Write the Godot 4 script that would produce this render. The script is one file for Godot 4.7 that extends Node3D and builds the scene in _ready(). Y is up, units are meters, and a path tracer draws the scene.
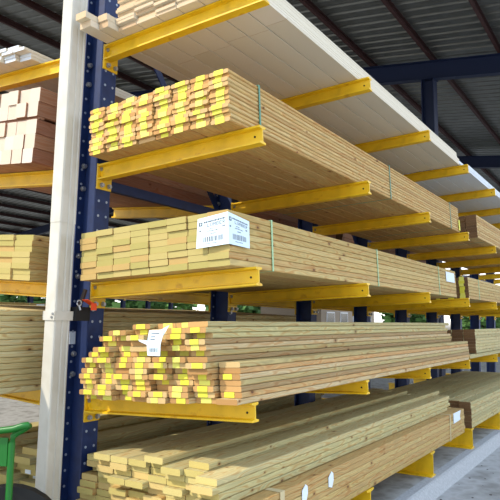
extends Node3D
# Lumber yard: a double-sided cantilever rack under an open shed roof.
# X runs along the rack, Y is up, Z points from the posts toward the aisle.

const SPACING := 1.6
const ARM_TOP := [3.419, 2.577, 1.774, 1.035]   # height of the arm tips, top tier first
const ARM_LEN := 1.291
const RISE := 0.053
const LEAN := 0.026
const TILT := 0.0410
const COL_D := 0.19
const COL_W := 0.13

var rng := RandomNumberGenerator.new()
var M := {}
var names := {}
var board_cache := {}
var wood_tex: ImageTexture
var end_tex: ImageTexture
var ordinals := ["bottom", "second", "third", "fourth", "fifth", "sixth", "seventh", "eighth", "ninth", "tenth", "eleventh", "twelfth", "thirteenth", "fourteenth", "fifteenth"]

# ---------------------------------------------------------------- helpers
func numbered(n: String) -> String:
	var c: int = names.get(n, 0)
	names[n] = c + 1
	return n if c == 0 else "%s_%03d" % [n, c]

func thing(n: String, label: String, category: String, at := Vector3.ZERO, group := "") -> Node3D:
	var o := Node3D.new()
	o.name = numbered(n)
	add_child(o)
	o.position = at
	tag(o, label, category, group)
	return o

func tag(o: Node, label: String, category: String, group := "", kind := "") -> void:
	if category == "trim board": kind = "thing"
	if label: o.set_meta("label", label)
	if category: o.set_meta("category", category)
	if group: o.set_meta("group", group)
	if kind: o.set_meta("kind", kind)

func part(n: String, mesh: Mesh, m: Material, parent: Node, xf := Transform3D.IDENTITY) -> MeshInstance3D:
	var o := MeshInstance3D.new()
	o.name = n if parent != self else numbered(n)
	o.mesh = mesh
	if m: o.material_override = m
	o.transform = xf
	parent.add_child(o, true)
	return o

func new_st() -> SurfaceTool:
	var st := SurfaceTool.new()
	st.begin(Mesh.PRIMITIVE_TRIANGLES)
	return st

func quad(st: SurfaceTool, a: Vector3, b: Vector3, c: Vector3, d: Vector3, n: Vector3, ua := Vector2.ZERO, ub := Vector2(1, 0), uc := Vector2(1, 1), ud := Vector2(0, 1)) -> void:
	var p := [a, b, c, d]
	var u := [ua, ub, uc, ud]
	var order := [0, 1, 2, 0, 2, 3]
	if (b - a).cross(c - a).dot(n) > 0.0:
		order = [0, 2, 1, 0, 3, 2]
	for i in order:
		st.set_normal(n)
		st.set_uv(u[i])
		st.add_vertex(p[i])

# box between two corners, with chamfered long edges when b > 0
func box(st: SurfaceTool, lo: Vector3, hi: Vector3, xf := Transform3D.IDENTITY) -> void:
	for ax in 3:
		for s in 2:
			var n := Vector3.ZERO
			n[ax] = -1.0 if s == 0 else 1.0
			var u := (ax + 1) % 3
			var v := (ax + 2) % 3
			var q := []
			var uv := []
			for k in 4:
				var p := Vector3.ZERO
				p[ax] = lo[ax] if s == 0 else hi[ax]
				p[u] = lo[u] if k in [0, 3] else hi[u]
				p[v] = lo[v] if k in [0, 1] else hi[v]
				q.append(xf * p)
				uv.append(Vector2(p[u], p[v]))
			quad(st, q[0], q[1], q[2], q[3], (xf.basis * n).normalized(), uv[0], uv[1], uv[2], uv[3])

func box_mesh(lo: Vector3, hi: Vector3) -> ArrayMesh:
	var st := new_st()
	box(st, lo, hi)
	return st.commit()

# prism: polygon in the XY of xf, extruded along its Z from 0 to depth
func prism(st: SurfaceTool, poly: PackedVector2Array, depth: float, xf := Transform3D.IDENTITY) -> void:
	var c := Vector2.ZERO
	for p in poly: c += p
	c /= poly.size()
	var tri := Geometry2D.triangulate_polygon(poly)
	var n := poly.size()
	var area := 0.0
	for i in n:
		area += poly[i].cross(poly[(i + 1) % n])
	var sgn := 1.0 if area > 0 else -1.0
	for i in n:
		var a := poly[i]
		var b := poly[(i + 1) % n]
		var d := (b - a).normalized()
		var nn := Vector3(d.y, -d.x, 0) * sgn
		quad(st, xf * Vector3(a.x, a.y, 0), xf * Vector3(b.x, b.y, 0), xf * Vector3(b.x, b.y, depth), xf * Vector3(a.x, a.y, depth), (xf.basis * nn).normalized(), Vector2(a.x, 0), Vector2(b.x, 0), Vector2(b.x, depth), Vector2(a.x, depth))
	for s in 2:
		var z := 0.0 if s == 0 else depth
		var nn := (xf.basis * Vector3(0, 0, -1.0 if s == 0 else 1.0)).normalized()
		for i in range(0, tri.size(), 3):
			var p := [xf * Vector3(poly[tri[i]].x, poly[tri[i]].y, z), xf * Vector3(poly[tri[i + 1]].x, poly[tri[i + 1]].y, z), xf * Vector3(poly[tri[i + 2]].x, poly[tri[i + 2]].y, z)]
			var o := [0, 1, 2]
			if (p[1] - p[0]).cross(p[2] - p[0]).dot(nn) > 0: o = [0, 2, 1]
			for k in o:
				st.set_normal(nn)
				st.set_uv(Vector2(poly[tri[i + k]].x, poly[tri[i + k]].y))
				st.add_vertex(p[k])

func circle(r: float, n := 12) -> PackedVector2Array:
	var p := PackedVector2Array()
	for i in n:
		p.append(Vector2(cos(TAU * i / n), sin(TAU * i / n)) * r)
	return p

# round tube along a list of points
func tube(st: SurfaceTool, pts: Array, r: float, sides := 10) -> void:
	var rings := []
	for i in pts.size():
		var d: Vector3 = (pts[min(i + 1, pts.size() - 1)] - pts[max(i - 1, 0)]).normalized()
		var up := Vector3.UP if absf(d.y) < 0.9 else Vector3.RIGHT
		var a := d.cross(up).normalized()
		var b := d.cross(a).normalized()
		var ring := []
		for k in sides:
			var t := TAU * k / sides
			ring.append([pts[i] + (a * cos(t) + b * sin(t)) * r, a * cos(t) + b * sin(t)])
		rings.append(ring)
	for i in pts.size() - 1:
		for k in sides:
			var k2 := (k + 1) % sides
			var A = rings[i][k]; var B = rings[i][k2]; var C = rings[i + 1][k2]; var D = rings[i + 1][k]
			var n: Vector3 = A[1]
			for v in ([A, D, B, B, D, C] if (D[0] - A[0]).cross(B[0] - A[0]).dot(n) < 0 else [A, B, D, B, C, D]):
				st.set_normal(v[1])
				st.set_uv(Vector2.ZERO)
				st.add_vertex(v[0])
	for e in 2:
		var ring2: Array = rings[0] if e == 0 else rings[-1]
		var nn: Vector3 = (pts[0] - pts[1]).normalized() if e == 0 else (pts[-1] - pts[-2]).normalized()
		for k in range(1, sides - 1):
			var t := [ring2[0][0], ring2[k][0], ring2[k + 1][0]]
			if (t[1] - t[0]).cross(t[2] - t[0]).dot(nn) > 0: t = [t[0], t[2], t[1]]
			for v in t:
				st.set_normal(nn)
				st.set_uv(Vector2.ZERO)
				st.add_vertex(v)

func mat(c: Color, rough := 0.8, metal := 0.0) -> StandardMaterial3D:
	var m := StandardMaterial3D.new()
	m.albedo_color = c
	m.roughness = rough
	m.metallic = metal
	return m

func noise_tex(freq: float, stops: Array, seed_: int, octaves := 4, size := 256, normal := false) -> NoiseTexture2D:
	var n := FastNoiseLite.new()
	n.seed = seed_
	n.frequency = freq
	n.fractal_octaves = octaves
	var t := NoiseTexture2D.new()
	t.width = size
	t.height = size
	t.seamless = true
	t.noise = n
	if normal:
		t.as_normal_map = true
		t.bump_strength = 3.0
	else:
		var g := Gradient.new()
		var off := PackedFloat32Array()
		var col := PackedColorArray()
		for s in stops:
			off.append(s[0])
			col.append(s[1])
		g.offsets = off
		g.colors = col
		t.color_ramp = g
	return t

func tri(m: StandardMaterial3D, tex: Texture2D, scale: float) -> StandardMaterial3D:
	m.albedo_texture = tex
	m.uv1_triplanar = true
	m.uv1_world_triplanar = true
	m.uv1_scale = Vector3.ONE * scale
	return m

# ---------------------------------------------------------------- textures
func make_wood() -> void:
	var W := 1536
	var Hh := 256
	var a := FastNoiseLite.new(); a.seed = 11; a.frequency = 1.0; a.fractal_octaves = 3
	var b := FastNoiseLite.new(); b.seed = 27; b.frequency = 1.0; b.fractal_octaves = 2
	var knots := []
	rng.seed = 5
	for i in 15:
		knots.append([rng.randf() * W, rng.randf() * Hh, 2.0 + rng.randf() * 3.5])
	var im := Image.create(W, Hh, false, Image.FORMAT_RGB8)
	for y in Hh:
		for x in W:
			# 5.2 m by 0.4 m: about 295 px/m along, 640 px/m across
			var warp := b.get_noise_2d(x * 0.006, y * 0.02) * 16.0
			var g := a.get_noise_2d(x * 0.012, (y + warp) * 0.16)
			var ring := sin((y + warp * 1.6) * 0.33 + b.get_noise_2d(x * 0.003 + 50.0, y * 0.008) * 9.0)
			var v := 0.86 + g * 0.10 + ring * 0.045
			var c := Color(v, v, v)
			c = c.lerp(Color(0.62, 0.43, 0.25), clampf(ring * 0.5 - 0.12 + g * 0.35, 0.0, 0.45))
			im.set_pixel(x, y, c)
	for k in knots:
		var r: float = k[2]
		for dy in range(-int(r * 4), int(r * 4) + 1):
			for dx in range(-int(r * 6), int(r * 6) + 1):
				var d := sqrt(pow(dx / (r * 0.75), 2) + pow(dy / r, 2))
				var px := posmod(int(k[0]) + dx, W)
				var py := posmod(int(k[1]) + dy, Hh)
				var c := im.get_pixel(px, py)
				if d < 1.0:
					im.set_pixel(px, py, c.lerp(Color(0.30, 0.17, 0.08), 0.75))
				elif d < 3.2:
					im.set_pixel(px, py, c.lerp(Color(0.60, 0.42, 0.24), (3.2 - d) / 2.2 * 0.5))
	wood_tex = ImageTexture.create_from_image(im)
	var e := Image.create(384, 384, false, Image.FORMAT_RGB8)
	for y in 384:
		for x in 384:
			var w := b.get_noise_2d(x * 0.02, y * 0.02) * 5.0
			var cx := fposmod(float(x), 128.0) - 64.0
			var cy := fposmod(float(y), 96.0) + 30.0
			var ring := sin((sqrt(cx * cx + cy * cy) + w) * 1.3)
			var sp := a.get_noise_2d(x * 0.35, y * 0.35)
			var v := 0.87 + ring * 0.05 + sp * 0.14
			var c := Color(v, v, v)
			c = c.lerp(Color(0.66, 0.45, 0.26), clampf(ring * 0.3, 0.0, 0.3))
			e.set_pixel(x, y, c)
	end_tex = ImageTexture.create_from_image(e)

func wood(c: Color, rough := 0.75) -> StandardMaterial3D:
	var m := mat(c, rough)
	m.albedo_texture = wood_tex
	return m

func wood_end(c: Color) -> StandardMaterial3D:
	var m := mat(c, 0.9)
	m.albedo_texture = end_tex
	return m

# 5x7 letters for the printed tags
var glyphs := {"L": [16, 16, 16, 16, 16, 16, 31], "U": [17, 17, 17, 17, 17, 17, 14], "M": [17, 27, 21, 21, 17, 17, 17], "B": [30, 17, 17, 30, 17, 17, 30], "E": [31, 16, 16, 30, 16, 16, 31], "R": [30, 17, 17, 30, 20, 18, 17]}

func print_tag(full: bool, seed_: int) -> ImageTexture:
	var im := Image.create(128, 128, false, Image.FORMAT_RGB8)
	im.fill(Color(0.86, 0.93, 0.97))
	rng.seed = seed_
	var ink := Color(0.10, 0.14, 0.22)
	if full:
		im.fill_rect(Rect2i(6, 18, 14, 16), ink)
		im.fill_rect(Rect2i(10, 21, 6, 9), Color(0.86, 0.93, 0.97))
		var x := 26
		while x < 118:                       # upper line of the print, too small to read
			var w := rng.randi_range(3, 7)
			im.fill_rect(Rect2i(x, 18, w, 6), ink)
			x += w + 2
		var gx := 40
		for ch in "LUMBER":
			for r in 7:
				for k in 5:
					if glyphs[ch][r] & (16 >> k):
						im.fill_rect(Rect2i(gx + k * 2, 28 + r * 2, 2, 2), ink)
			gx += 13
		for row in [[46, 50, 22, 3], [40, 58, 44, 4], [54, 70, 18, 4], [8, 52, 7, 7], [104, 48, 8, 7], [40, 112, 46, 3]]:
			var xx: int = row[0]
			while xx < row[0] + row[2]:
				var w2 := rng.randi_range(2, 5)
				im.fill_rect(Rect2i(xx, row[1], w2, row[3]), ink)
				xx += w2 + 2
	var bx := 24
	while bx < (108 if full else 100):
		var bw := rng.randi_range(1, 4)
		im.fill_rect(Rect2i(bx, 84, bw, 22), Color(0.25, 0.28, 0.33))
		bx += bw + rng.randi_range(1, 4)
	if not full:
		for yy in [14, 28, 40]:
			im.fill_rect(Rect2i(26, yy, rng.randi_range(40, 76), 4), Color(0.3, 0.33, 0.4))
	return ImageTexture.create_from_image(im)

# ---------------------------------------------------------------- boards
func board_mesh(len_: float, w: float, t: float, b: float, v: int) -> ArrayMesh:
	var key := "%.3f %.3f %.3f %d" % [len_, w, t, v]
	if board_cache.has(key): return board_cache[key]
	var ou := fmod(v * 0.381966 + len_ * 0.37, 1.0)
	var ov := fmod(v * 0.618034 + w * 7.3 + t * 11.0, 1.0)
	var pr := [Vector2(b, 0), Vector2(w - b, 0), Vector2(w, b), Vector2(w, t - b), Vector2(w - b, t), Vector2(b, t), Vector2(0, t - b), Vector2(0, b)]
	var st := new_st()
	var per := 0.0
	for i in 8:
		var p: Vector2 = pr[i]
		var q: Vector2 = pr[(i + 1) % 8]
		var d := q - p
		var n := Vector3(0, -d.x, d.y).normalized()
		var p2 := per + d.length()
		quad(st, Vector3(0, p.y, p.x), Vector3(len_, p.y, p.x), Vector3(len_, q.y, q.x), Vector3(0, q.y, q.x), n,
			Vector2(ou, ov + per / 0.4), Vector2(ou + len_ / 5.2, ov + per / 0.4), Vector2(ou + len_ / 5.2, ov + p2 / 0.4), Vector2(ou, ov + p2 / 0.4))
		per = p2
	var mesh := st.commit()
	var se := new_st()
	for s in 2:
		var x := 0.0 if s == 0 else len_
		var n := Vector3(-1 if s == 0 else 1, 0, 0)
		for i in [[0, 1, 2, 7], [7, 2, 3, 6], [6, 3, 4, 5]]:
			var P := []
			var U := []
			for k in i:
				P.append(Vector3(x, pr[k].y, pr[k].x))
				U.append(Vector2(ou * 3.0 + pr[k].x / 0.28, ov * 3.0 + pr[k].y / 0.28))
			quad(se, P[0], P[1], P[2], P[3], n, U[0], U[1], U[2], U[3])
	se.commit(mesh)
	board_cache[key] = mesh
	return mesh

func put_board(parent: Node, n: String, len_: float, w: float, t: float, b: float, sides: Array, ends: Array, xf: Transform3D) -> MeshInstance3D:
	var o := part(n, board_mesh(len_, w, t, b, rng.randi() % 14), null, parent, xf)
	var k := rng.randi() % sides.size()
	o.set_surface_override_material(0, sides[k])
	o.set_surface_override_material(1, ends[rng.randi() % ends.size()])
	return o

func arm_y(tier: int, z: float) -> float:
	return ARM_TOP[tier] - RISE * (1.0 - (z - LEAN * (ARM_TOP[tier] - 1.035)) / ARM_LEN)

func frame(x: float, y: float, z: float, tilt: float) -> Transform3D:
	return Transform3D(Basis(Vector3.RIGHT, -tilt), Vector3(x, y, z))

var tag_mesh: ArrayMesh
# a yellow end tag stapled on the front end of a board, in the board's own axes
func end_tag(board: MeshInstance3D, w: float, t: float, tall := 0.9) -> void:
	if tag_mesh == null:
		tag_mesh = box_mesh(Vector3(-0.0025, -0.5, -0.5), Vector3(-0.0005, 0.5, 0.5))
	var size := Vector3(1, t * tall, rng.randf_range(0.048, 0.074))
	part("end_tag", tag_mesh, M.yellow_tag if rng.randf() < 0.7 else M.yellow_tag2, board, Transform3D(Basis(Vector3.RIGHT, rng.randf_range(-0.03, 0.03)) * Basis.from_scale(size), Vector3(0, t * 0.5, w * rng.randf_range(0.40, 0.60))))

# ---------------------------------------------------------------- rack
func ibeam(len_: float, w: float, h: float, tf: float, tw: float) -> ArrayMesh:
	# runs along +Z from 0, X from 0 to w, top at y = 0
	var poly := PackedVector2Array([
		Vector2(0, -h), Vector2(w, -h), Vector2(w, -h + tf), Vector2(w / 2 + tw / 2, -h + tf * 1.6), Vector2(w / 2 + tw / 2, -tf * 1.6), Vector2(w, -tf), Vector2(w, 0),
		Vector2(0, 0), Vector2(0, -tf), Vector2(w / 2 - tw / 2, -tf * 1.6), Vector2(w / 2 - tw / 2, -h + tf * 1.6), Vector2(0, -h + tf)])
	var st := new_st()
	prism(st, poly, len_)
	return st.commit()

func bolt_mesh(r: float, d: float) -> ArrayMesh:
	var st := new_st()
	prism(st, circle(r * 1.25, 12), d * 0.3)
	prism(st, circle(r, 6), d)
	return st.commit()

func build_rack() -> void:
	var rack := thing("cantilever_rack", "blue steel cantilever rack with yellow arms carrying all the lumber", "storage rack")
	var arm_mesh := ibeam(ARM_LEN, 0.065, 0.104, 0.011, 0.010)
	var base_mesh := ibeam(1.30, COL_W, 0.23, 0.014, 0.012)
	var bolt := bolt_mesh(0.0135, 0.018)
	var plate_st := new_st()
	box(plate_st, Vector3(0, -0.165, 0), Vector3(COL_W, 0.008, 0.014))
	var plate := plate_st.commit()
	var hole_st := new_st()
	prism(hole_st, circle(0.009, 8), 0.003)
	var hole_mesh := hole_st.commit()
	var lean := atan(LEAN)
	for k in 9:
		var x := SPACING * k - 0.034
		# column, leaning a little toward the aisle like the loaded original
		var h := 4.35
		var st := new_st()
		var poly := PackedVector2Array([
			Vector2(0, 0), Vector2(COL_W, 0), Vector2(COL_W, -0.012), Vector2(COL_W / 2 + 0.005, -0.012), Vector2(COL_W / 2 + 0.005, -COL_D + 0.012), Vector2(COL_W, -COL_D + 0.012), Vector2(COL_W, -COL_D),
			Vector2(0, -COL_D), Vector2(0, -COL_D + 0.012), Vector2(COL_W / 2 - 0.005, -COL_D + 0.012), Vector2(COL_W / 2 - 0.005, -0.012), Vector2(0, -0.012)])
		# polygon axes: x -> X, y -> Z, extruded up
		prism(st, poly, h, Transform3D(Basis(Vector3.RIGHT, Vector3(0, 0, 1), Vector3(0, 1, 0)), Vector3.ZERO))
		var foot := Vector3(x, 0, -LEAN * 1.035)
		var cf := Transform3D(Basis(Vector3.RIGHT, lean), foot)
		var col := part("column", st.commit(), M.blue, rack, cf)
		if k == 0:
			var ws := part("sticker", box_mesh(Vector3(0.0, 1.31, -COL_D + 0.012), Vector3(0.05, 1.395, -COL_D + 0.0145)), M.paper, col)
			ws.set_meta("label", "small white sticker")
		if k < 2:
			# pairs of punched holes up the flanges
			var hs := new_st()
			var y := 0.35
			while y < 4.2:
				for cx in [0.03, 0.10]:
					hs.append_from(hole_mesh, 0, Transform3D(Basis(), Vector3(cx, y, 0.0)))
				hs.append_from(hole_mesh, 0, Transform3D(Basis(), Vector3(0.025, y + 0.03, -COL_D + 0.012)))
				y += 0.1016
			var hm := part("bolt_holes", hs.commit(), M.bright_steel, col)
			hm.set_meta("kind", "stuff")
			for yy in [1.20, 1.335, 1.86, 2.0, 2.47, 2.63, 3.22, 3.36]:
				part("bolt", bolt, M.steel, col, Transform3D(Basis().scaled(Vector3.ONE * 1.15), Vector3(0.040, yy - 0.09, -COL_D + 0.012)))
			part("bolt", bolt, M.steel, col, Transform3D(Basis().scaled(Vector3.ONE * 1.1), Vector3(0.03, 1.553, 0.0)))
		# arms on both sides
		for t in 4:
			var top: float = ARM_TOP[t]
			var zr := LEAN * (top - 1.035)
			var front := Transform3D(Basis(Vector3.RIGHT, -TILT), Vector3(x, top - RISE, zr + 0.004))
			var a := part("arm", arm_mesh, M.yellow, rack, front)
			part("mounting_plate", plate, M.yellow, a, Transform3D(Basis(Vector3.RIGHT, TILT + lean), Vector3(0, 0.0, -0.010)))
			for bp in [[0.032, -0.028], [0.032, -0.138], [0.10, -0.138]]:
				part("bolt", bolt, M.steel, a, Transform3D(Basis(Vector3.RIGHT, TILT + lean), Vector3(bp[0], bp[1], 0.004)))
			if k < 5:
				part("bolt_hole", hole_mesh, M.hole, a, Transform3D(Basis(Vector3.UP, -PI / 2).scaled(Vector3.ONE * 0.75), Vector3(0.0275, -0.055, ARM_LEN - 0.05)))
			var zb := zr - COL_D
			var b := part("arm", arm_mesh, M.yellow, rack, Transform3D(Basis(Vector3.UP, PI) * Basis(Vector3.RIGHT, -atan(rear_slope(t))), Vector3(x + 0.065, top - RISE, zb - 0.012)))
			part("mounting_plate", plate, M.yellow, b, Transform3D(Basis(Vector3.RIGHT, rear_slope(t) - lean), Vector3(-0.055, 0.0, -0.010)))
		for s in 2:
			var bx := Transform3D(Basis(), Vector3(x, 0.23, -0.01)) if s == 0 else Transform3D(Basis(Vector3.UP, PI), Vector3(x + COL_W, 0.23, -COL_D - 0.01))
			part("base_beam", base_mesh, M.yellow, rack, bx)
	# braces along the rack between the posts
	for k in 8:
		var x0 := SPACING * k + COL_W - 0.034
		var x1 := SPACING * (k + 1) - 0.034
		for y in [2.42, 4.2]:
			var zz: float = LEAN * (y - 1.035) - COL_D * 0.45
			part("brace", box_mesh(Vector3(x0, y - 0.035, zz - 0.02), Vector3(x1, y + 0.035, zz + 0.02)), M.blue, rack)
		if k % 2 == 0:
			for s in 2:
				var ya := 2.48 if s == 0 else 4.14
				var yb := 4.14 if s == 0 else 2.48
				var st := new_st()
				var A := Vector3(x0, ya, LEAN * (ya - 1.035) - 0.10 - s * 0.05)
				var B := Vector3(x1, yb, LEAN * (yb - 1.035) - 0.10 - s * 0.05)
				var d := (B - A).normalized()
				var side := d.cross(Vector3(0, 0, 1)).normalized()
				box(st, Vector3(0, -0.03, -0.006), Vector3((B - A).length(), 0.03, 0.006), Transform3D(Basis(d, side, d.cross(side)), A))
				part("diagonal_brace", st.commit(), M.blue, rack)

# strap loop round a bundle, in the bundle's own axes
func strap(parent: Node, x: float, h: float, w: float, m: Material, sw := 0.016) -> void:
	var st := new_st()
	var g := 0.003
	box(st, Vector3(x, -0.0012, -g), Vector3(x + sw, 0.0, w + g))
	box(st, Vector3(x, h, -g), Vector3(x + sw, h + 0.0025, w + g))
	box(st, Vector3(x, 0.0, w), Vector3(x + sw, h, w + g))
	box(st, Vector3(x, 0.0, -g), Vector3(x + sw, h, 0.0))
	part("strap", st.commit(), m, parent)

func bundle(n: String, label: String, xf: Transform3D, cols: int, rows: int, len_: float, w: float, t: float, gap: float, b: float, sides: Array, ends: Array, jx: float, tagged := 0.0, group := "") -> Node3D:
	var o := thing(n, label, "lumber", Vector3.ZERO, group)
	o.transform = xf
	for c in cols:
		for r in rows:
			var bd := put_board(o, "board", len_, w, t - 0.0016, b, sides, ends, Transform3D(Basis(), Vector3(rng.randf_range(-jx, jx), r * t, c * (w + gap) + rng.randf_range(-gap, gap) * 0.4)))
			if rng.randf() < tagged: end_tag(bd, w, t, rng.randf_range(0.85, 1.35))
	return o

# ---------------------------------------------------------------- scene
func _ready() -> void:
	# camera
	var cam := Camera3D.new()
	cam.name = "camera"
	var fw := Vector3(0.83424004, 0.11675756, -0.53889816)
	var up := Vector3(-0.10128043, 0.99314309, 0.05838724)
	cam.transform = Transform3D(Basis(fw.cross(up).normalized(), up.normalized(), -fw.normalized()), Vector3(-2.878, 1.4696, 3.1124))
	cam.fov = 44.407
	cam.far = 400.0
	add_child(cam)
	cam.current = true
	# sky
	var env := Environment.new()
	env.background_mode = Environment.BG_SKY
	var sky := Sky.new()
	var sm := ProceduralSkyMaterial.new()
	sm.sky_top_color = Color(0.66, 0.73, 0.82)
	sm.sky_horizon_color = Color(0.95, 0.94, 0.91)
	sm.ground_horizon_color = Color(0.62, 0.61, 0.58)
	sm.ground_bottom_color = Color(0.45, 0.44, 0.42)
	sm.sky_energy_multiplier = 1.9
	sm.sun_angle_max = 5.0
	sky.sky_material = sm
	env.sky = sky
	env.tonemap_mode = Environment.TONE_MAPPER_LINEAR
	env.tonemap_exposure = 0.66
	env.sdfgi_enabled = true
	env.ssao_enabled = true
	env.ssil_enabled = true
	var we := WorldEnvironment.new()
	we.name = "world"
	we.environment = env
	add_child(we)
	# sun: from the open end of the shed, a little from behind the rack
	var sun := DirectionalLight3D.new()
	sun.name = "sun"
	sun.light_energy = 2.0
	sun.light_color = Color(1.0, 0.955, 0.88)
	sun.light_angular_distance = 0.6
	sun.shadow_enabled = true
	add_child(sun)
	sun.look_at_from_position(Vector3(-0.85, 1.0, -0.58) * 20.0, Vector3.ZERO, Vector3.UP)

	make_wood()
	make_materials()
	build_setting()
	build_rack()
	build_front_lumber()
	build_far_lumber()
	build_back_lumber()
	build_second_row()
	build_small()
	build_background()

func make_materials() -> void:
	var yt := noise_tex(0.012, [[0.0, Color(0.88, 0.87, 0.84)], [0.45, Color(0.97, 0.97, 0.97)], [0.8, Color(1, 1, 1)], [1.0, Color(0.82, 0.74, 0.62)]], 3, 5)
	M.yellow = tri(mat(Color(0.93, 0.75, 0.09), 0.42), yt, 1.3)
	var bt := noise_tex(0.02, [[0.0, Color(0.75, 0.77, 0.8)], [0.5, Color(1, 1, 1)], [1.0, Color(0.82, 0.84, 0.88)]], 8, 4)
	M.blue = tri(mat(Color(0.065, 0.165, 0.36), 0.55), bt, 1.0)
	M.beam_blue = mat(Color(0.05, 0.11, 0.24), 0.6)
	M.steel = mat(Color(0.66, 0.66, 0.66), 0.42, 0.7)
	M.bright_steel = mat(Color(0.62, 0.66, 0.72), 0.5, 0.2)
	M.hole = mat(Color(0.12, 0.09, 0.04), 0.9)
	M.yellow_tag = mat(Color(0.86, 0.84, 0.26), 0.6)
	M.yellow_tag2 = mat(Color(0.88, 0.87, 0.40), 0.6)
	M.green_strap = mat(Color(0.30, 0.52, 0.42), 0.4)
	M.pale_strap = mat(Color(0.62, 0.76, 0.58), 0.45)
	M.paper_strap = mat(Color(0.78, 0.72, 0.56), 0.8)
	M.paper = mat(Color(0.88, 0.92, 0.95), 0.7)
	M.orange = mat(Color(0.93, 0.33, 0.14), 0.6)
	M.black = mat(Color(0.05, 0.05, 0.05), 0.7)
	M.dark_brown = mat(Color(0.20, 0.13, 0.09), 0.6)
	M.green_paint = mat(Color(0.04, 0.40, 0.11), 0.4)
	var dt := noise_tex(0.02, [[0.0, Color(0.94, 0.93, 0.91)], [0.5, Color(1, 1, 1)], [1.0, Color(0.97, 0.965, 0.955)]], 21, 4)
	M.white_metal = tri(mat(Color(0.79, 0.775, 0.73), 0.45), dt, 0.8)
	M.galv = mat(Color(0.72, 0.74, 0.76), 0.4, 0.5)
	# roof sheet
	var rt := noise_tex(0.015, [[0.0, Color(0.82, 0.82, 0.8)], [0.5, Color(1, 1, 1)], [1.0, Color(0.86, 0.85, 0.82)]], 31, 4)
	M.roof = tri(mat(Color(0.46, 0.46, 0.44), 0.38, 0.55), rt, 0.3)
	M.purlin = mat(Color(0.25, 0.13, 0.11), 0.7)
	# concrete
	var ct := noise_tex(0.02, [[0.0, Color(0.72, 0.71, 0.69)], [0.4, Color(0.92, 0.92, 0.91)], [0.6, Color(1, 1, 1)], [1.0, Color(0.80, 0.79, 0.77)]], 41, 6, 512)
	M.slab = tri(mat(Color(0.66, 0.655, 0.64), 0.85), ct, 0.35)
	M.road = tri(mat(Color(0.70, 0.705, 0.71), 0.9), ct, 0.22)
	var kt := noise_tex(0.11, [[0.0, Color(0.84, 0.84, 0.84)], [0.5, Color(0.93, 0.93, 0.93)], [0.62, Color(1, 1, 1)], [1.0, Color(0.88, 0.88, 0.88)]], 43, 5)
	M.curb = tri(mat(Color(0.72, 0.73, 0.74), 0.85), kt, 1.1)
	# woods: several tones of each kind
	M.deck_s = [wood(Color(0.90, 0.75, 0.47)), wood(Color(0.86, 0.70, 0.42)), wood(Color(0.92, 0.79, 0.53)), wood(Color(0.84, 0.68, 0.42))]
	M.deck_e = [wood_end(Color(0.92, 0.74, 0.46)), wood_end(Color(0.86, 0.66, 0.40)), wood_end(Color(0.93, 0.78, 0.54))]
	M.treat_s = [wood(Color(0.87, 0.75, 0.47)), wood(Color(0.83, 0.71, 0.43)), wood(Color(0.89, 0.78, 0.51)), wood(Color(0.85, 0.71, 0.45))]
	M.treat_e = [wood_end(Color(0.81, 0.76, 0.47)), wood_end(Color(0.77, 0.73, 0.43)), wood_end(Color(0.84, 0.77, 0.49)), wood_end(Color(0.80, 0.75, 0.46)), wood_end(Color(0.83, 0.77, 0.49)), wood_end(Color(0.84, 0.72, 0.45))]
	M.loose_s = [wood(Color(0.89, 0.73, 0.48)), wood(Color(0.86, 0.71, 0.47)), wood(Color(0.82, 0.74, 0.50)), wood(Color(0.89, 0.71, 0.46)), wood(Color(0.90, 0.80, 0.60)), wood(Color(0.74, 0.62, 0.42))]
	M.loose_e = [wood_end(Color(0.90, 0.72, 0.46)), wood_end(Color(0.86, 0.68, 0.43)), wood_end(Color(0.80, 0.62, 0.38)), wood_end(Color(0.92, 0.80, 0.56))]
	M.green_s = [wood(Color(0.86, 0.81, 0.57)), wood(Color(0.82, 0.78, 0.56)), wood(Color(0.89, 0.83, 0.60)), wood(Color(0.80, 0.75, 0.53))]
	M.green_e = [wood_end(Color(0.92, 0.86, 0.56)), wood_end(Color(0.88, 0.82, 0.50)), wood_end(Color(0.94, 0.84, 0.55))]
	M.pale_s = [wood(Color(0.94, 0.87, 0.63)), wood(Color(0.91, 0.84, 0.60)), wood(Color(0.95, 0.89, 0.67))]
	M.pink_s = [wood(Color(0.72, 0.52, 0.40)), wood(Color(0.68, 0.47, 0.36)), wood(Color(0.76, 0.56, 0.43))]
	M.pink_e = [wood_end(Color(0.97, 0.92, 0.85)), wood_end(Color(0.96, 0.90, 0.82)), wood_end(Color(0.98, 0.94, 0.89))]
	M.brown_s = [wood(Color(0.60, 0.48, 0.32)), wood(Color(0.56, 0.45, 0.32))]
	M.brown_e = [wood_end(Color(0.55, 0.42, 0.28)), wood_end(Color(0.50, 0.38, 0.26))]
	# primed trim boards: painted faces, bare ends
	M.trim_s = [mat(Color(0.86, 0.82, 0.73), 0.6), mat(Color(0.87, 0.83, 0.75), 0.6), mat(Color(0.84, 0.80, 0.71), 0.6)]
	M.trim_white = [mat(Color(0.84, 0.87, 0.90), 0.5)]
	M.trim_e = [wood_end(Color(0.95, 0.84, 0.68)), wood_end(Color(0.96, 0.87, 0.73)), wood_end(Color(0.90, 0.78, 0.62))]
	M.leaf = [mat(Color(0.26, 0.40, 0.16), 0.8), mat(Color(0.34, 0.48, 0.20), 0.8)]
	for l in M.leaf:
		l.cull_mode = BaseMaterial3D.CULL_DISABLED
	M.bark = mat(Color(0.30, 0.23, 0.17), 0.9)

func roof_y(z: float) -> float:
	return 7.46 - 0.125 * (z + 0.6) if z > -11.0 else 8.76 + 0.125 * (z + 11.0)

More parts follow.
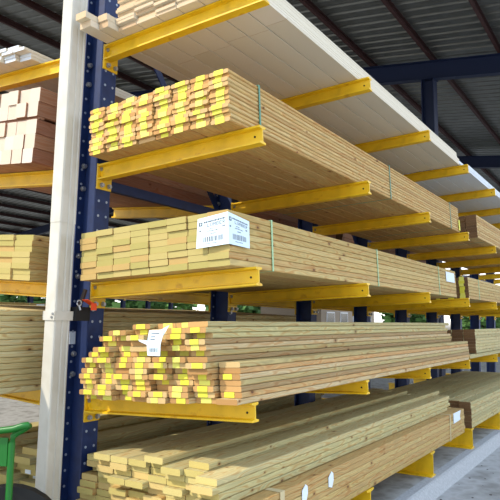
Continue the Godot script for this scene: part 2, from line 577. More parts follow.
func build_setting() -> void:
	# floor slab with its raised edge along the aisle
	var fl := part("floor", box_mesh(Vector3(-14, -0.4, -40), Vector3(60, 0, 1.24)), M.slab, self)
	tag(fl, "pale concrete slab under the lumber rack", "floor", "", "structure")
	var st := new_st()
	prism(st, PackedVector2Array([Vector2(1.24, -0.4), Vector2(1.24, 0.0), Vector2(1.325, 0.0), Vector2(1.345, -0.010), Vector2(1.40, -0.115), Vector2(1.42, -0.4)]), 74.0, Transform3D(Basis(Vector3(0, 0, 1), Vector3(0, 1, 0), Vector3(1, 0, 0)), Vector3(-14, 0, 0)))
	var cb := part("floor_curb", st.commit(), M.curb, self)
	tag(cb, "worn concrete curb along the edge of the slab", "curb", "", "structure")
	var rd := part("floor_road", box_mesh(Vector3(-40, -0.6, 1.36), Vector3(60, -0.12, 60)), M.road, self)
	tag(rd, "grey concrete driveway beside the rack", "driveway", "", "structure")
	var yard := part("floor_yard", box_mesh(Vector3(-60, -0.9, -120), Vector3(160, -0.42, 120)), M.road, self)
	tag(yard, "open ground around the lumber shed", "ground", "", "structure")
	# bits of dirt by the curb
	rng.seed = 77
	var dirt := new_st()
	for i in 22:
		var x := rng.randf_range(1.8, 6.5)
		var z := 1.44 + pow(rng.randf(), 2.0) * 0.35
		var r := rng.randf_range(0.003, 0.010)
		box(dirt, Vector3(-r, 0, -r * 0.8), Vector3(r, r * 0.5, r * 0.8), Transform3D(Basis(Vector3.UP, rng.randf() * 3.0), Vector3(x, -0.12, z)))
	var dm := part("debris", dirt.commit(), M.dark_brown, self)
	tag(dm, "small crumbs of dirt and bark along the foot of the curb", "debris", "", "stuff")

	# roof: ribbed sheets on purlins on rafters
	var roof := Node3D.new()
	roof.name = "ceiling"
	add_child(roof)
	tag(roof, "ribbed metal shed roof on dark purlins and blue rafters", "roof", "", "structure")
	var z0 := -11.0      # ridge
	var z1 := 2.6        # eave over the driveway
	var z2 := -31.0      # eave on the far side
	var prof := PackedVector2Array()
	for i in 3:
		var o := i * 0.305
		prof.append_array(PackedVector2Array([Vector2(o, 0), Vector2(o + 0.10, 0), Vector2(o + 0.105, 0.004), Vector2(o + 0.12, 0.004), Vector2(o + 0.125, 0), Vector2(o + 0.215, 0), Vector2(o + 0.235, 0.034), Vector2(o + 0.285, 0.034)]))
	prof.append(Vector2(0.915, 0))
	var back := prof.duplicate()
	back.reverse()
	for p in back:
		prof.append(p + Vector2(0, 0.0025))
	var slope := atan(0.125)
	var rs := new_st()
	prism(rs, prof, (z1 - z0) / cos(slope))
	var sheet := rs.commit()
	var rs2 := new_st()
	prism(rs2, prof, (z0 - z2) / cos(slope))
	var sheet2 := rs2.commit()
	for i in 52:
		part("roof_panel", sheet, M.roof, roof, Transform3D(Basis(Vector3.RIGHT, slope), Vector3(-1.6 + i * 0.915, roof_y(z0), z0)))
		part("roof_panel", sheet2, M.roof, roof, Transform3D(Basis(Vector3.RIGHT, -slope), Vector3(-1.6 + i * 0.915, roof_y(z2), z2)))
	# purlins: C sections along X
	var pl := PackedVector2Array([Vector2(0, 0), Vector2(0.065, 0), Vector2(0.065, -0.02), Vector2(0.058, -0.02), Vector2(0.058, -0.006), Vector2(0.006, -0.006), Vector2(0.006, -0.144), Vector2(0.058, -0.144), Vector2(0.058, -0.13), Vector2(0.065, -0.13), Vector2(0.065, -0.15), Vector2(0, -0.15)])
	var ps := new_st()
	prism(ps, pl, 47.4)
	var pmesh := ps.commit()
	var z := -0.64 - 1.42 * 21
	while z < z1:
		if z > z2:
			part("purlin", pmesh, M.purlin, roof, Transform3D(Basis(Vector3(0, 0, 1), Vector3(0, 1, 0), Vector3(1, 0, 0)), Vector3(-1.55, roof_y(z) - 0.006, z)))
		z += 1.42
	# rafters (I beams across) with posts
	for x in [1.1, 10.3, 19.5, 28.7, 37.9]:
		part("rafter", ibeam((z1 - z0) / cos(slope), 0.18, 0.42, 0.014, 0.01), M.beam_blue, roof, Transform3D(Basis(Vector3.RIGHT, slope), Vector3(x, roof_y(z0) - 0.16, z0)))
		part("rafter", ibeam((z0 - z2) / cos(slope), 0.18, 0.42, 0.014, 0.01), M.beam_blue, roof, Transform3D(Basis(Vector3.RIGHT, -slope), Vector3(x, roof_y(z2) - 0.16, z2)))
	for p in [[10.3, -0.86, "blue steel roof post standing behind the rack"], [1.1, -30.6, "blue steel roof post at the far side of the shed"], [10.3, -30.6, "blue roof post at the far side of the second rafter"], [19.5, -30.6, "farthest blue roof post on the back side of the shed"], [19.5, -0.78, "farthest blue roof post in line with the rack"]]:
		var t := thing("roof_post", p[2], "post", Vector3(p[0], -0.12 if p[1] > 1.4 else 0.0, p[1]), "roof posts")
		var hgt: float = roof_y(p[1]) - 0.60 - t.position.y
		var s2 := new_st()
		var I := PackedVector2Array([Vector2(0, 0), Vector2(0.2, 0), Vector2(0.2, 0.014), Vector2(0.106, 0.014), Vector2(0.106, 0.186), Vector2(0.2, 0.186), Vector2(0.2, 0.2), Vector2(0, 0.2), Vector2(0, 0.186), Vector2(0.094, 0.186), Vector2(0.094, 0.014), Vector2(0, 0.014)])
		prism(s2, I, hgt, Transform3D(Basis(Vector3.RIGHT * 1.4, Vector3(0, 0, 1.4), Vector3(0, 1, 0)), Vector3.ZERO))
		part("shaft", s2.commit(), M.beam_blue, t)
		part("cap_plate", box_mesh(Vector3(-0.03, hgt, -0.03), Vector3(0.31, hgt + 0.016, 0.31)), M.beam_blue, t)
		part("base_plate", box_mesh(Vector3(-0.05, 0, -0.05), Vector3(0.33, 0.02, 0.33)), M.beam_blue, t)

# ---------------------------------------------------------------- lumber facing the aisle
func build_front_lumber() -> void:
	# second tier from the top: strapped bundle of bullnosed deck boards with yellow end tags
	rng.seed = 201
	var z := 0.14
	var f := frame(-0.195, arm_y(1, z) + 0.002, z, TILT)
	var o := bundle("lumber_bundle", "strapped bundle of thin deck boards with yellow end tags, second tier from top", f, 8, 12, 4.95, 0.1335, 0.0255, 0.0045, 0.006, M.deck_s, M.deck_e, 0.014, 0.93)
	strap(o, 0.31, 12 * 0.0255, 8 * 0.138, M.green_strap)
	strap(o, 2.53, 12 * 0.0255, 8 * 0.138, M.green_strap)
	strap(o, 4.55, 12 * 0.0255, 8 * 0.138, M.green_strap)
	# a yellow tag on the far end
	part("end_tag", box_mesh(Vector3(4.90, 0.02, 1.106), Vector3(4.96, 0.15, 1.109)), M.yellow_tag, o)

	# third tier: strapped bundle of treated two-by-sixes with a printed paper tag folded round its corner
	rng.seed = 202
	z = 0.075
	f = frame(-0.175, arm_y(2, z) + 0.002, z, TILT)
	o = bundle("lumber_bundle", "strapped bundle of treated planks with a printed white tag on its corner", f, 8, 8, 4.70, 0.143, 0.0385, 0.003, 0.004, M.treat_s, M.treat_e, 0.009)
	var w3 := 8 * 0.146
	strap(o, 0.44, 8 * 0.0385, w3, M.pale_strap)
	strap(o, 2.17, 8 * 0.0385, w3, M.pale_strap)
	strap(o, 3.98, 8 * 0.0385, w3, M.pale_strap)
	var pt := mat(Color.WHITE, 0.7)
	pt.albedo_texture = print_tag(true, 3)
	var st := new_st()
	var X := -0.016
	quad(st, Vector3(X - 0.012, 0.272, w3 - 0.195), Vector3(X, 0.292, w3 + 0.002), Vector3(X, 0.115, w3 + 0.004), Vector3(X - 0.018, 0.106, w3 - 0.205), Vector3(-1, 0, 0), Vector2(0, 0), Vector2(1, 0), Vector2(1, 1), Vector2(0, 1))
	quad(st, Vector3(X, 0.292, w3 + 0.002), Vector3(X + 0.19, 0.262, w3 + 0.016), Vector3(X + 0.185, 0.106, w3 + 0.018), Vector3(X, 0.115, w3 + 0.004), Vector3(0, 0, 1), Vector2(0, 0), Vector2(1, 0), Vector2(1, 1), Vector2(0, 1))
	var tg := part("printed_tag", st.commit(), pt, o)
	tg.set_meta("label", "white printed tag with barcodes folded round the corner")
	part("end_sticker", box_mesh(Vector3(4.27, 0.165, w3 + 0.001), Vector3(4.62, 0.275, w3 + 0.004)), M.paper, o)

	# top tier: primed trim boards lying loose, plus two pulled forward
	rng.seed = 203
	z = 0.275
	f = frame(0, arm_y(0, z) + 0.002, z, TILT)
	var wt := 0.166
	for c in 6:
		for r in [13, 13, 12, 10, 9, 8][c]:
			var last: bool = c == 5
			var len_ := 4.86
			var sides: Array = M.trim_s
			if r == 0:
				# bottom layer: two lengths butted end to end
				var cut: float = [0.62, 0.58, 0.60, 0.55, 0.57, 0.52][c]
				var b1 := put_board(self, "trim_board", cut - 0.003, wt - 0.006, 0.0195, 0.002, sides, M.trim_e, f * Transform3D(Basis(), Vector3(-0.11, 0, c * wt)))
				tag(b1, "short primed trim offcut under the top tier front, %s column from the posts" % ordinals_word(c), "trim board", "trim boards on the top tier")
				var b2 := put_board(self, "trim_board", len_ - cut, wt - 0.006, 0.0195, 0.002, sides, M.trim_e, f * Transform3D(Basis(), Vector3(-0.11 + cut, 0, c * wt)))
				tag(b2, "long primed trim board, bottom layer of the top tier, %s column from the posts" % ordinals_word(c), "trim board", "trim boards on the top tier")
			else:
				var b3 := put_board(self, "trim_board", len_, wt - 0.006 - (0.02 if last and r > 3 else 0.0), 0.0195, 0.002, sides, M.trim_e, f * Transform3D(Basis(), Vector3(-0.11 + rng.randf_range(-0.025, 0.02), r * 0.0196, c * wt)))
				tag(b3, "primed trim board on the top tier, %s layer, %s column from the posts" % [ordinals[r], ordinals_word(c)], "trim board", "trim boards on the top tier")
	for i in 4:
		var zz: float = [0.088, 0.192, 0.090, 0.188][i]
		var b4 := put_board(self, "trim_board", 3.2, [0.098, 0.080, 0.092, 0.08][i], 0.045, 0.003, M.trim_s, M.trim_e, frame([-0.27, -0.20, -0.31, -0.21][i], arm_y(0, zz) + 0.002 + (0.0455 if i > 1 else 0.0), zz, TILT))
		tag(b4, ["narrow primed trim board pulled forward, nearest the blue post", "narrow primed trim board pulled forward beside the top tier stack", "narrow primed trim board lying on another one, nearest the blue post", "narrow primed trim board lying on another one beside the top tier stack"][i], "trim board", "trim boards pulled forward")

	# fourth tier: loose deck boards with yellow tags, slumped on the post side
	rng.seed = 204
	z = 0.15
	f = frame(0.02, arm_y(3, z) + 0.002, z, TILT)
	var t4 := 0.0318
	var counts := [9, 12, 13, 14, 14, 14, 14, 7]
	for c in 8:
		for r in counts[c]:
			var xs := -0.20 + rng.randf_range(-0.06, 0.04) + (0.03 if r % 5 == 3 else 0.0)
			var zc: float = c * 0.141 + rng.randf_range(-0.001, 0.001)
			if c == 7:
				xs = -0.13 + rng.randf_range(-0.02, 0.02) - (0.05 if r == 0 else 0.0)
				zc += 0.006 + 0.012 * (6 - r) / 6.0
			elif c < 7:
				zc -= r * 0.0010 - 0.002
			var len4 := 4.88
			if c == 7: len4 = 4.95
			if c == 6 and r > 8: len4 = 4.6 + rng.randf() * 0.3
			var wd := 0.138
			var bd := put_board(self, "deck_board", len4, wd, t4 - 0.002, 0.005, M.green_s if r > 10 and c > 2 else M.loose_s, M.loose_e, f * Transform3D(Basis(), Vector3(xs, r * t4, zc)))
			var has_tag := rng.randf() < (0.22 if c == 7 else 0.88)
			if has_tag: end_tag(bd, wd, t4)
			var cw := ordinals_word(c)
			tag(bd, "%s deck board in the loose fourth-tier stack, %s layer, %s column from posts" % ["yellow-tagged" if has_tag else "untagged", ordinals[r], cw], "board", "loose deck boards on the fourth tier")
	# the paper tag lying against the ends near the top
	var t := thing("paper_tag", "crumpled white barcode tag hanging on the ends of the loose deck boards", "tag", Vector3(-0.268, 1.365, 0.80))
	var pt2 := mat(Color.WHITE, 0.7)
	pt2.albedo_texture = print_tag(false, 9)
	st = new_st()
	quad(st, Vector3(0, 0.055, -0.045), Vector3(-0.01, 0.060, 0.075), Vector3(-0.022, -0.02, 0.06), Vector3(-0.012, -0.025, -0.05), Vector3(-1, 0, 0), Vector2(0, 0), Vector2(1, 0), Vector2(1, 0.5), Vector2(0, 0.5))
	quad(st, Vector3(-0.012, -0.025, -0.05), Vector3(-0.022, -0.02, 0.06), Vector3(-0.006, -0.085, 0.045), Vector3(-0.004, -0.085, -0.05), Vector3(-1, 0, 0), Vector2(0, 0.5), Vector2(1, 0.5), Vector2(1, 1), Vector2(0, 1))
	quad(st, Vector3(0, 0.055, 0.03), Vector3(-0.004, 0.085, 0.105), Vector3(-0.012, 0.03, 0.072), Vector3(-0.012, 0.0, 0.04), Vector3(-1, 0, 0), Vector2(0.1, 0.02), Vector2(0.1, 0.02), Vector2(0.1, 0.1), Vector2(0.1, 0.1))
	quad(st, Vector3(-0.012, 0.0, -0.05), Vector3(-0.018, 0.002, -0.11), Vector3(-0.018, -0.008, -0.10), Vector3(-0.012, -0.025, -0.05), Vector3(-1, 0, 0), Vector2(0.1, 0.02), Vector2(0.1, 0.02), Vector2(0.1, 0.1), Vector2(0.1, 0.1))
	part("sheet", st.commit(), pt2, t)

	# bottom tier: a strapped bundle with loose pale boards on top
	rng.seed = 205
	var tb := 0.0385
	o = bundle("lumber_bundle", "strapped bundle of tan planks with white stickers on the bottom base beams", Transform3D(Basis(), Vector3(-0.05, 0.232, -0.005)), 9, 7, 4.55, 0.140, tb, 0.0035, 0.004, M.treat_s, M.green_e, 0.03)
	var wb := 9 * 0.1435
	strap(o, 0.33, 7 * tb, wb, M.paper_strap, 0.05)
	strap(o, 3.92, 7 * tb, wb, M.paper_strap, 0.03)
	for s in [[0.595, 0.19], [0.965, 0.195]]:
		var ss := new_st()
		prism(ss, PackedVector2Array([Vector2(0, -0.03), Vector2(0.05, -0.045), Vector2(0.075, 0.0), Vector2(0.07, 0.045), Vector2(0.045, 0.06), Vector2(0.0, 0.03)]), 0.003, Transform3D(Basis(), Vector3(s[0], s[1], wb)))
		var sk := part("sticker", ss.commit(), M.paper, o)
	var s3 := new_st()
	prism(s3, PackedVector2Array([Vector2(0, -0.03), Vector2(0.28, -0.02), Vector2(0.26, 0.02), Vector2(0.30, 0.08), Vector2(0.0, 0.075)]), 0.003, Transform3D(Basis(), Vector3(4.07, 0.19, wb)))
	part("sticker", s3.commit(), M.paper, o)
	var y0 := 0.232 + 7 * tb + 0.003
	var tops := [3, 4, 4, 4, 5, 4, 5, 4]
	for c in 8:
		for r in tops[c]:
			var xs: float = -0.10 + rng.randf_range(-0.05, 0.05) + (0.10 if c == 0 else 0.0)
			var zc: float = 0.02 + c * 0.1465 + rng.randf_range(-0.003, 0.003)
			if c == 7: xs = [-0.30, -0.18, -0.24, -0.20][r]
			var bd := put_board(self, "plank", 4.60 + rng.randf_range(-0.45, 0.1) if c < 6 else 4.45, 0.140, tb - 0.002, 0.005, M.green_s, M.green_e, Transform3D(Basis(), Vector3(xs, y0 + r * tb, zc)))
			tag(bd, "loose pale treated plank above the bottom bundle, %s layer, %s column from the posts" % [ordinals[r], ordinals_word(c)], "plank", "loose planks on the bottom tier")

func ordinals_word(c: int) -> String:
	return ["first", "second", "third", "fourth", "fifth", "sixth", "seventh", "eighth", "ninth"][c]

# ---------------------------------------------------------------- the next lengths along the rack
func build_far_lumber() -> void:
	rng.seed = 301
	var z := 0.30
	var o := bundle("trim_bundle", "far stack of white trim boards on the top tier, beyond the long ones", frame(5.15, arm_y(0, z) + 0.002, z, TILT), 6, 5, 4.4, 0.16, 0.0196, 0.004, 0.002, M.trim_white, M.trim_e, 0.05)
	for i in 2:
		var b := put_board(self, "trim_board", 1.5, 0.14, 0.04, 0.002, M.trim_white, M.trim_white, frame(4.92 - i * 0.06, arm_y(0, 0.8 + i * 0.25) + 0.104, 0.8 + i * 0.25, TILT))
		tag(b, ["white trim offcut lying on the far trim stack, nearer the posts", "white trim offcut lying on the far trim stack, nearer the aisle"][i], "trim board", "offcuts on the far trim stack")
	z = 0.19
	o = bundle("lumber_bundle", "far bundle of deck boards on the second tier, behind the strapped one", frame(5.35, arm_y(1, z) + 0.002, z, TILT), 8, 9, 4.3, 0.137, 0.034, 0.005, 0.005, M.deck_s, M.brown_e, 0.01)
	strap(o, 0.5, 9 * 0.034, 8 * 0.138, M.green_strap)
	z = 0.085
	o = bundle("lumber_bundle", "far bundle of treated boards with yellow tagged ends on the third tier", frame(4.98, arm_y(2, z) + 0.002, z, TILT), 8, 7, 4.6, 0.146, 0.0385, 0.003, 0.004, M.treat_s, M.brown_e, 0.012, 1.0)
	strap(o, 0.55, 7 * 0.0385, 8 * 0.149, M.pale_strap)
	z = 0.11
	o = bundle("lumber_bundle", "far weathered stack of short boards on the fourth tier", frame(5.25, arm_y(3, z) + 0.06, z, TILT), 8, 8, 4.2, 0.142, 0.038, 0.004, 0.004, M.green_s, M.brown_e, 0.02)
	for c in 4:
		var b := put_board(self, "plank", 5.0, 0.28, 0.05, 0.004, M.green_s, M.green_e, frame(4.98, arm_y(3, 0.11) + 0.004, 0.11 + c * 0.29, TILT) if c == 0 else frame(4.98, arm_y(3, 0.11 + c * 0.29) + 0.004, 0.11 + c * 0.29, TILT))
		tag(b, "wide grey plank under the far fourth-tier stack, %s from the posts" % ordinals_word(c), "plank", "planks under the far fourth-tier stack")
	o = bundle("lumber_bundle", "far bundle of grey green planks on the bottom base beams", Transform3D(Basis(), Vector3(4.80, 0.232, 0.0)), 9, 8, 4.9, 0.140, 0.0385, 0.0035, 0.004, M.green_s, M.brown_e, 0.04)

# ---------------------------------------------------------------- lumber on the far side of the posts
func rear_slope(t: int) -> float:
	return [0.045, 0.082, 0.066, 0.058][t]

func back_frame(x: float, tier: int, z_near: float, lift := 0.0) -> Transform3D:
	# boards start at z_near and go toward -Z on the rising rear arms; local +z still points to the aisle
	var zr: float = LEAN * (ARM_TOP[tier] - 1.035) - COL_D
	var y: float = ARM_TOP[tier] - RISE + rear_slope(tier) * (zr - z_near)
	return Transform3D(Basis(Vector3.RIGHT, atan(rear_slope(tier))), Vector3(x, y + 0.003 + lift, z_near))

func build_back_lumber() -> void:
	rng.seed = 401
	# white trim on the rear top arms
	var f := back_frame(-0.16, 0, -0.60)
	var n := 0
	for c in 6:
		for r in 5:
			if r == 4 and c in [0, 3]: continue
			var b := put_board(self, "trim_board", 4.9, 0.128, 0.024, 0.003, M.trim_s, M.trim_white, f * Transform3D(Basis(), Vector3(rng.randf_range(-0.05, 0.05), 0.001 + r * 0.0245, -(c + 1) * 0.135 - (0.07 if r > 2 else 0.0))))
			tag(b, "white trim board on the rear top arms, %s layer, %s from the posts" % [ordinals[r], ordinals_word(c)], "trim board", "white trim on the rear top arms")
	# reddish timbers
	f = back_frame(-0.25, 1, -0.36)
	for half in 2:
		var rows := 3 if half == 0 else 2
		var lift := 0.0 if half == 0 else 0.328
		var o := thing("timber_bundle", ["lower bundle of pinkish timbers on the rear arms", "upper bundle of pinkish timbers on the rear arms"][half], "lumber", Vector3.ZERO, "pinkish timber bundles")
		o.transform = f * Transform3D(Basis(), Vector3(0.0, lift, -1.12))
		for c in 10:
			for r in rows:
				put_board(o, "timber", 4.88, 0.109, 0.102, 0.005, M.pink_s, M.pink_e, Transform3D(Basis(), Vector3(rng.randf_range(-0.015, 0.015), r * 0.103, c * 0.112)))
		if half == 0:
			for x in [0.02, 1.6, 3.2, 4.8]:
				part("lath", box_mesh(Vector3(x, 0.310, 0), Vector3(x + 0.04, 0.3275, 1.12)), M.pink_s[0], o)
	# yellowish planks
	f = back_frame(-0.25, 2, -0.34)
	var o3 := thing("lumber_bundle", "bundle of pale yellow planks on the rear arms behind the downspout", "lumber", Vector3.ZERO)
	o3.transform = f * Transform3D(Basis(), Vector3(0, 0, -1.14))
	for c in 6:
		for r in 8:
			put_board(o3, "board", 4.88, 0.186, 0.0385, 0.004, M.treat_s, M.treat_e, Transform3D(Basis(), Vector3(rng.randf_range(-0.01, 0.01), r * 0.0387, c * 0.19)))
	# darker bundle lying on top farther in
	var o4 := bundle("lumber_bundle", "short dark brown bundle lying on the pale yellow planks", f * Transform3D(Basis(), Vector3(1.5, 0.314, -1.0)), 4, 3, 3.0, 0.16, 0.04, 0.004, 0.003, M.brown_s, M.brown_e, 0.02)
	# farther lengths on the rear arms
	for t in [1, 2]:
		var ob := thing("lumber_bundle", ["far bundle of reddish timbers on the rear second-tier arms", "far bundle of planks on the rear third-tier arms"][t - 1], "lumber")
		ob.transform = back_frame(4.85, t, -0.36) * Transform3D(Basis(), Vector3(0, 0, -1.12))
		for c in 4:
			for r in 4:
				put_board(ob, "timber", 4.7, 0.27, 0.094, 0.005, M.pink_s if t == 1 else M.treat_s, M.brown_e, Transform3D(Basis(), Vector3(rng.randf_range(-0.02, 0.02), r * 0.096, c * 0.28)))
	# long boards on the rear fourth arms, reaching out past the post toward the yard
	f = back_frame(-2.4, 3, -0.40)
	for c in 4:
		for r in 14:
			var b := put_board(self, "plank", 6.1, 0.27, 0.0372, 0.005, M.pale_s, M.green_e, f * Transform3D(Basis(), Vector3(rng.randf_range(-0.1, 0.1), r * 0.039, -(c + 1) * 0.28 + rng.randf_range(-0.004, 0.004))))
			tag(b, "long wide plank on the rear fourth arms, %s layer, %s row from the posts" % [ordinals[r], ordinals_word(c)], "plank", "long planks on the rear fourth arms")
	# low stack on the rear base beams
	for c in 5:
		for r in 8 - c % 2:
			var b := put_board(self, "plank", 4.4, 0.19, 0.0445, 0.004, M.green_s, M.treat_e, Transform3D(Basis(), Vector3(-0.02 + rng.randf_range(-0.10, 0.12), 0.232 + r * 0.045, -0.42 - (c + 1) * 0.205 + rng.randf_range(-0.008, 0.008))))
			tag(b, "thick plank on the rear base beams, %s layer, %s row from the posts" % [ordinals[r], ordinals_word(c)], "plank", "thick planks on the rear base beams")
			if (c == 0 and r in [1, 3, 4]):
				part("paper_tag", box_mesh(Vector3(-0.003, 0.006, 0.05), Vector3(-0.0005, 0.038, 0.11)), M.paper, b)

# ---------------------------------------------------------------- downspout, clamp, cart
func build_second_row() -> void:
	# another loaded rack stands parallel, deep in the shed
	var n := 0
	var copied := 0
	for o in get_children():
		var nm := String(o.name)
		if nm == "cantilever_rack" or (nm.begins_with("lumber_bundle") and copied < 4 and o.position.x < 1.0 and o.position.z > -0.2):
			var c: Node3D = o.duplicate()
			c.name = numbered("cantilever_rack" if nm == "cantilever_rack" else "lumber_bundle")
			add_child(c)
			c.position += Vector3(7.0, 0, -16.0)
			if nm == "cantilever_rack":
				c.set_meta("label", "second blue and yellow cantilever rack standing deep in the shed")
			else:
				copied += 1
				c.set_meta("label", ["tagged lumber bundle on the second rack, deep in the shed", "plank bundle on the third tier of the deeper rack", "planks at the foot of the deeper rack", "bundle on the deeper rack"][copied - 1])

func build_small() -> void:
	var lean := atan(0.022)
	var d := thing("downspout", "white metal downspout strapped upright in front of the blue post", "downspout", Vector3(-0.30, 0, -0.138))
	d.rotation.x = lean
	for s in 2:
		var st := new_st()
		var y0 := 0.0 if s == 0 else 2.10
		var y1 := 2.115 if s == 0 else 6.55
		var g := 0.0 if s == 0 else 0.0025
		var w := 0.132 + g
		var dd := 0.10 + g
		# rounded box with two shallow grooves down the wide face
		var poly := PackedVector2Array([Vector2(-g, 0.012), Vector2(-g + 0.004, 0.003), Vector2(0.012, -g), Vector2(w - 0.012, -g), Vector2(w, 0.012), Vector2(w, dd - 0.012), Vector2(w - 0.012, dd),
			Vector2(0.112, dd), Vector2(0.108, dd - 0.006), Vector2(0.096, dd - 0.006), Vector2(0.092, dd), Vector2(0.068, dd), Vector2(0.064, dd - 0.006), Vector2(0.052, dd - 0.006), Vector2(0.048, dd), Vector2(0.012, dd), Vector2(-g + 0.003, dd - 0.004), Vector2(-g, dd - 0.012)])
		prism(st, poly, y1 - y0, Transform3D(Basis(Vector3.RIGHT, Vector3(0, 0, 1), Vector3(0, 1, 0)), Vector3(0, y0, 0)))
		part("pipe", st.commit(), M.white_metal, d)
	for y in [1.475, 4.6]:
		var st := new_st()
		box(st, Vector3(-0.006, y, -0.006), Vector3(0.0, y + 0.058, 0.106))
		box(st, Vector3(-0.006, y, 0.103), Vector3(0.14, y + 0.058, 0.108))
		box(st, Vector3(-0.006, y, -0.008), Vector3(0.14, y + 0.058, -0.003))
		var b := part("bracket", st.commit(), M.white_metal, d)
		part("screw", bolt_mesh(0.007, 0.008), M.steel, b, Transform3D(Basis(Vector3.UP, -PI / 2), Vector3(-0.006, y + 0.02, 0.08)))
		part("screw", bolt_mesh(0.007, 0.008), M.steel, b, Transform3D(Basis(Vector3.UP, -PI / 2), Vector3(-0.006, y + 0.042, 0.088)))
	# clamp with an orange tape end
	var c := thing("strap_clamp", "dark ratchet clamp with orange tape end hanging between downspout and blue post", "clamp", Vector3(-0.156, 1.47, -0.06))
	part("housing", box_mesh(Vector3(0, 0, 0), Vector3(0.118, 0.09, 0.085)), M.black, c)
	var st2 := new_st()
	tube(st2, [Vector3(0.03, 0.085, 0.07), Vector3(0.06, 0.15, 0.075), Vector3(0.075, 0.205, 0.08)], 0.014)
	part("lever", st2.commit(), M.dark_brown, c)
	st2 = new_st()
	box(st2, Vector3(0, 0, 0), Vector3(0.075, 0.005, 0.055), Transform3D(Basis(Vector3(0, 0, 1), -0.45), Vector3(0.045, 0.135, 0.085)))
	box(st2, Vector3(0, -0.045, 0), Vector3(0.045, 0.0, 0.006), Transform3D(Basis(), Vector3(0.082, 0.115, 0.13)))
	part("tape_end", st2.commit(), M.orange, c)
	st2 = new_st()
	var ringp := []
	for i in 13:
		ringp.append(Vector3(0.02 + 0.018 * cos(TAU * i / 12.0), 0.115 + 0.018 * sin(TAU * i / 12.0), 0.088))
	tube(st2, ringp, 0.005, 6)
	tube(st2, [Vector3(0.02, 0.097, 0.088), Vector3(0.03, 0.07, 0.09)], 0.007, 6)
	part("ring", st2.commit(), M.galv, c)

	# green hand cart in the corner
	var g := thing("hand_cart", "green tubular hand cart with a black wheel in the lower corner", "cart", Vector3(-0.85, 0, 0.345))
	var st3 := new_st()
	var r := 0.017
	tube(st3, [Vector3(0.02, 0.0, 0.0), Vector3(0.02, 0.45, 0.0), Vector3(0.02, 0.85, 0.005), Vector3(0.022, 0.885, 0.012), Vector3(0.03, 0.90, 0.03), Vector3(0.045, 0.932, 0.085), Vector3(0.047, 0.941, 0.098), Vector3(0.040, 0.945, 0.103), Vector3(0.02, 0.940, 0.08), Vector3(0.0, 0.925, 0.04), Vector3(-0.06, 0.90, -0.12), Vector3(-0.14, 0.86, -0.34)], r, 12)
	part("handle_frame", st3.commit(), M.green_paint, g)
	st3 = new_st()
	tube(st3, [Vector3(-0.14, 0.86, -0.34), Vector3(-0.14, 0.5, -0.34), Vector3(-0.14, 0.16, -0.34)], r, 12)
	part("rear_post", st3.commit(), M.green_paint, g)
	st3 = new_st()
	box(st3, Vector3(0, 0, -0.008), Vector3(0.36, 0.14, 0.008), Transform3D(Basis(Vector3(0.40, 0, 0.90).normalized(), Vector3.UP, Vector3(0.90, 0, -0.40).normalized()), Vector3(-0.135, 0.735, -0.34)))
	part("side_panel", st3.commit(), M.green_paint, g)
	st3 = new_st()
	box(st3, Vector3(0, 0, -0.25), Vector3(0.9, 0.03, 0.25), Transform3D(Basis(Vector3(-0.6, 0, -0.8).normalized(), Vector3.UP, Vector3(-0.8, 0, 0.6).normalized()), Vector3(0.0, 0.22, 0.0)))
	part("deck", st3.commit(), M.green_paint, g)
	for wz in [[0.10, -0.11], [-0.36, -0.62]]:
		var wst := new_st()
		var wheel_r := 0.31
		prism(wst, circle(wheel_r, 28), 0.07, Transform3D(Basis(Vector3(0.7, 0, 0.7), Vector3.UP, Vector3(-0.7, 0, 0.7)), Vector3(wz[0], wheel_r, wz[1])))
		var wh := part("wheel", wst.commit(), M.black, g)
		var hs := new_st()
		prism(hs, circle(0.09, 18), 0.085, Transform3D(Basis(Vector3(0.7, 0, 0.7), Vector3.UP, Vector3(-0.7, 0, 0.7)), Vector3(wz[0] + 0.005, wheel_r, wz[1] - 0.005)))
		part("hub", hs.commit(), M.green_paint, wh)

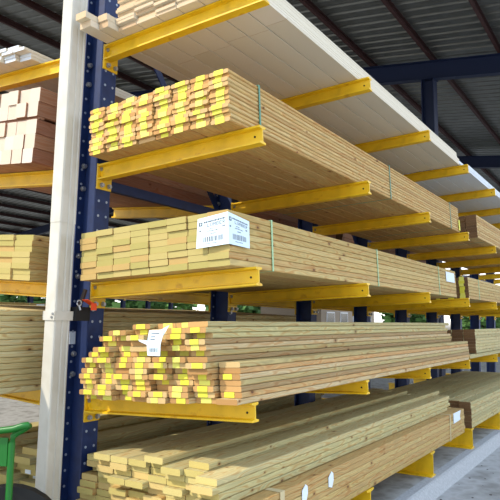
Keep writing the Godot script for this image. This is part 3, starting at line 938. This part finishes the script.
# ---------------------------------------------------------------- beyond the shed
func build_background() -> void:
	rng.seed = 501
	var lq := new_st()
	quad(lq, Vector3(-0.5, -0.3, 0), Vector3(0.5, -0.3, 0), Vector3(0.5, 0.3, 0), Vector3(-0.5, 0.3, 0), Vector3(0, 0, 1))
	var nth := ["first", "second", "third", "fourth", "fifth", "sixth", "seventh", "eighth", "ninth", "tenth", "eleventh", "twelfth", "thirteenth", "fourteenth", "fifteenth", "sixteenth"]
	for i in 16:
		var f := i / 15.0
		var t := thing("tree", "leafy green tree beyond the shed, %s along the row" % nth[i], "tree", Vector3(lerpf(28, 91, f) + (5.5 if i % 2 else 0.0), -0.42, lerpf(-56, -4, f) - (6.5 if i % 2 else 0.0)), "trees beyond the shed")
		var st := new_st()
		tube(st, [Vector3(0, 0, 0), Vector3(0.1, 1.5, 0.05), Vector3(0.0, 3.5, 0)], 0.22, 8)
		part("trunk", st.commit(), M.bark, t)
		var fs := new_st()
		var hgt := rng.randf_range(2.6, 3.6)
		for k in 700:
			var v := Vector3(rng.randfn(), rng.randfn(), rng.randfn()).normalized() * pow(rng.randf(), 0.35)
			var p := Vector3(v.x * 3.4, 3.4 + v.y * hgt, v.z * 3.0)
			var bs := Basis.from_euler(Vector3(rng.randf() * TAU, rng.randf() * TAU, 0)).scaled(Vector3.ONE * rng.randf_range(0.5, 1.0))
			box(fs, Vector3(-0.5, -0.3, -0.01), Vector3(0.5, 0.3, 0.01), Transform3D(bs, p))
		part("foliage", fs.commit(), M.leaf[i % 2], t)
	# a pale low building with a brick end
	var b := thing("building", "low pale building with windows seen through the rack gaps", "building", Vector3(44, -0.42, -20))
	part("wall", box_mesh(Vector3(0, 0, -6), Vector3(12, 4, 0)), mat(Color(0.60, 0.54, 0.47), 0.9), b)
	var rf := new_st()
	prism(rf, PackedVector2Array([Vector2(-6.4, 4.0), Vector2(0.4, 4.0), Vector2(-3, 6.0)]), 12.6, Transform3D(Basis(Vector3(0, 0, 1), Vector3.UP, Vector3(1, 0, 0)), Vector3(-0.3, 0, 0)))
	part("roof", rf.commit(), mat(Color(0.42, 0.25, 0.2), 0.9), b)
	for i in 4:
		var w := part("window", box_mesh(Vector3(1 + i * 2.8, 1.2, 0), Vector3(2.6 + i * 2.8, 2.8, 0.06)), mat(Color(0.9, 0.9, 0.9), 0.6), b)
		part("pane", box_mesh(Vector3(1.1 + i * 2.8, 1.3, 0.05), Vector3(2.5 + i * 2.8, 2.7, 0.08)), mat(Color(0.12, 0.15, 0.18), 0.1), w)
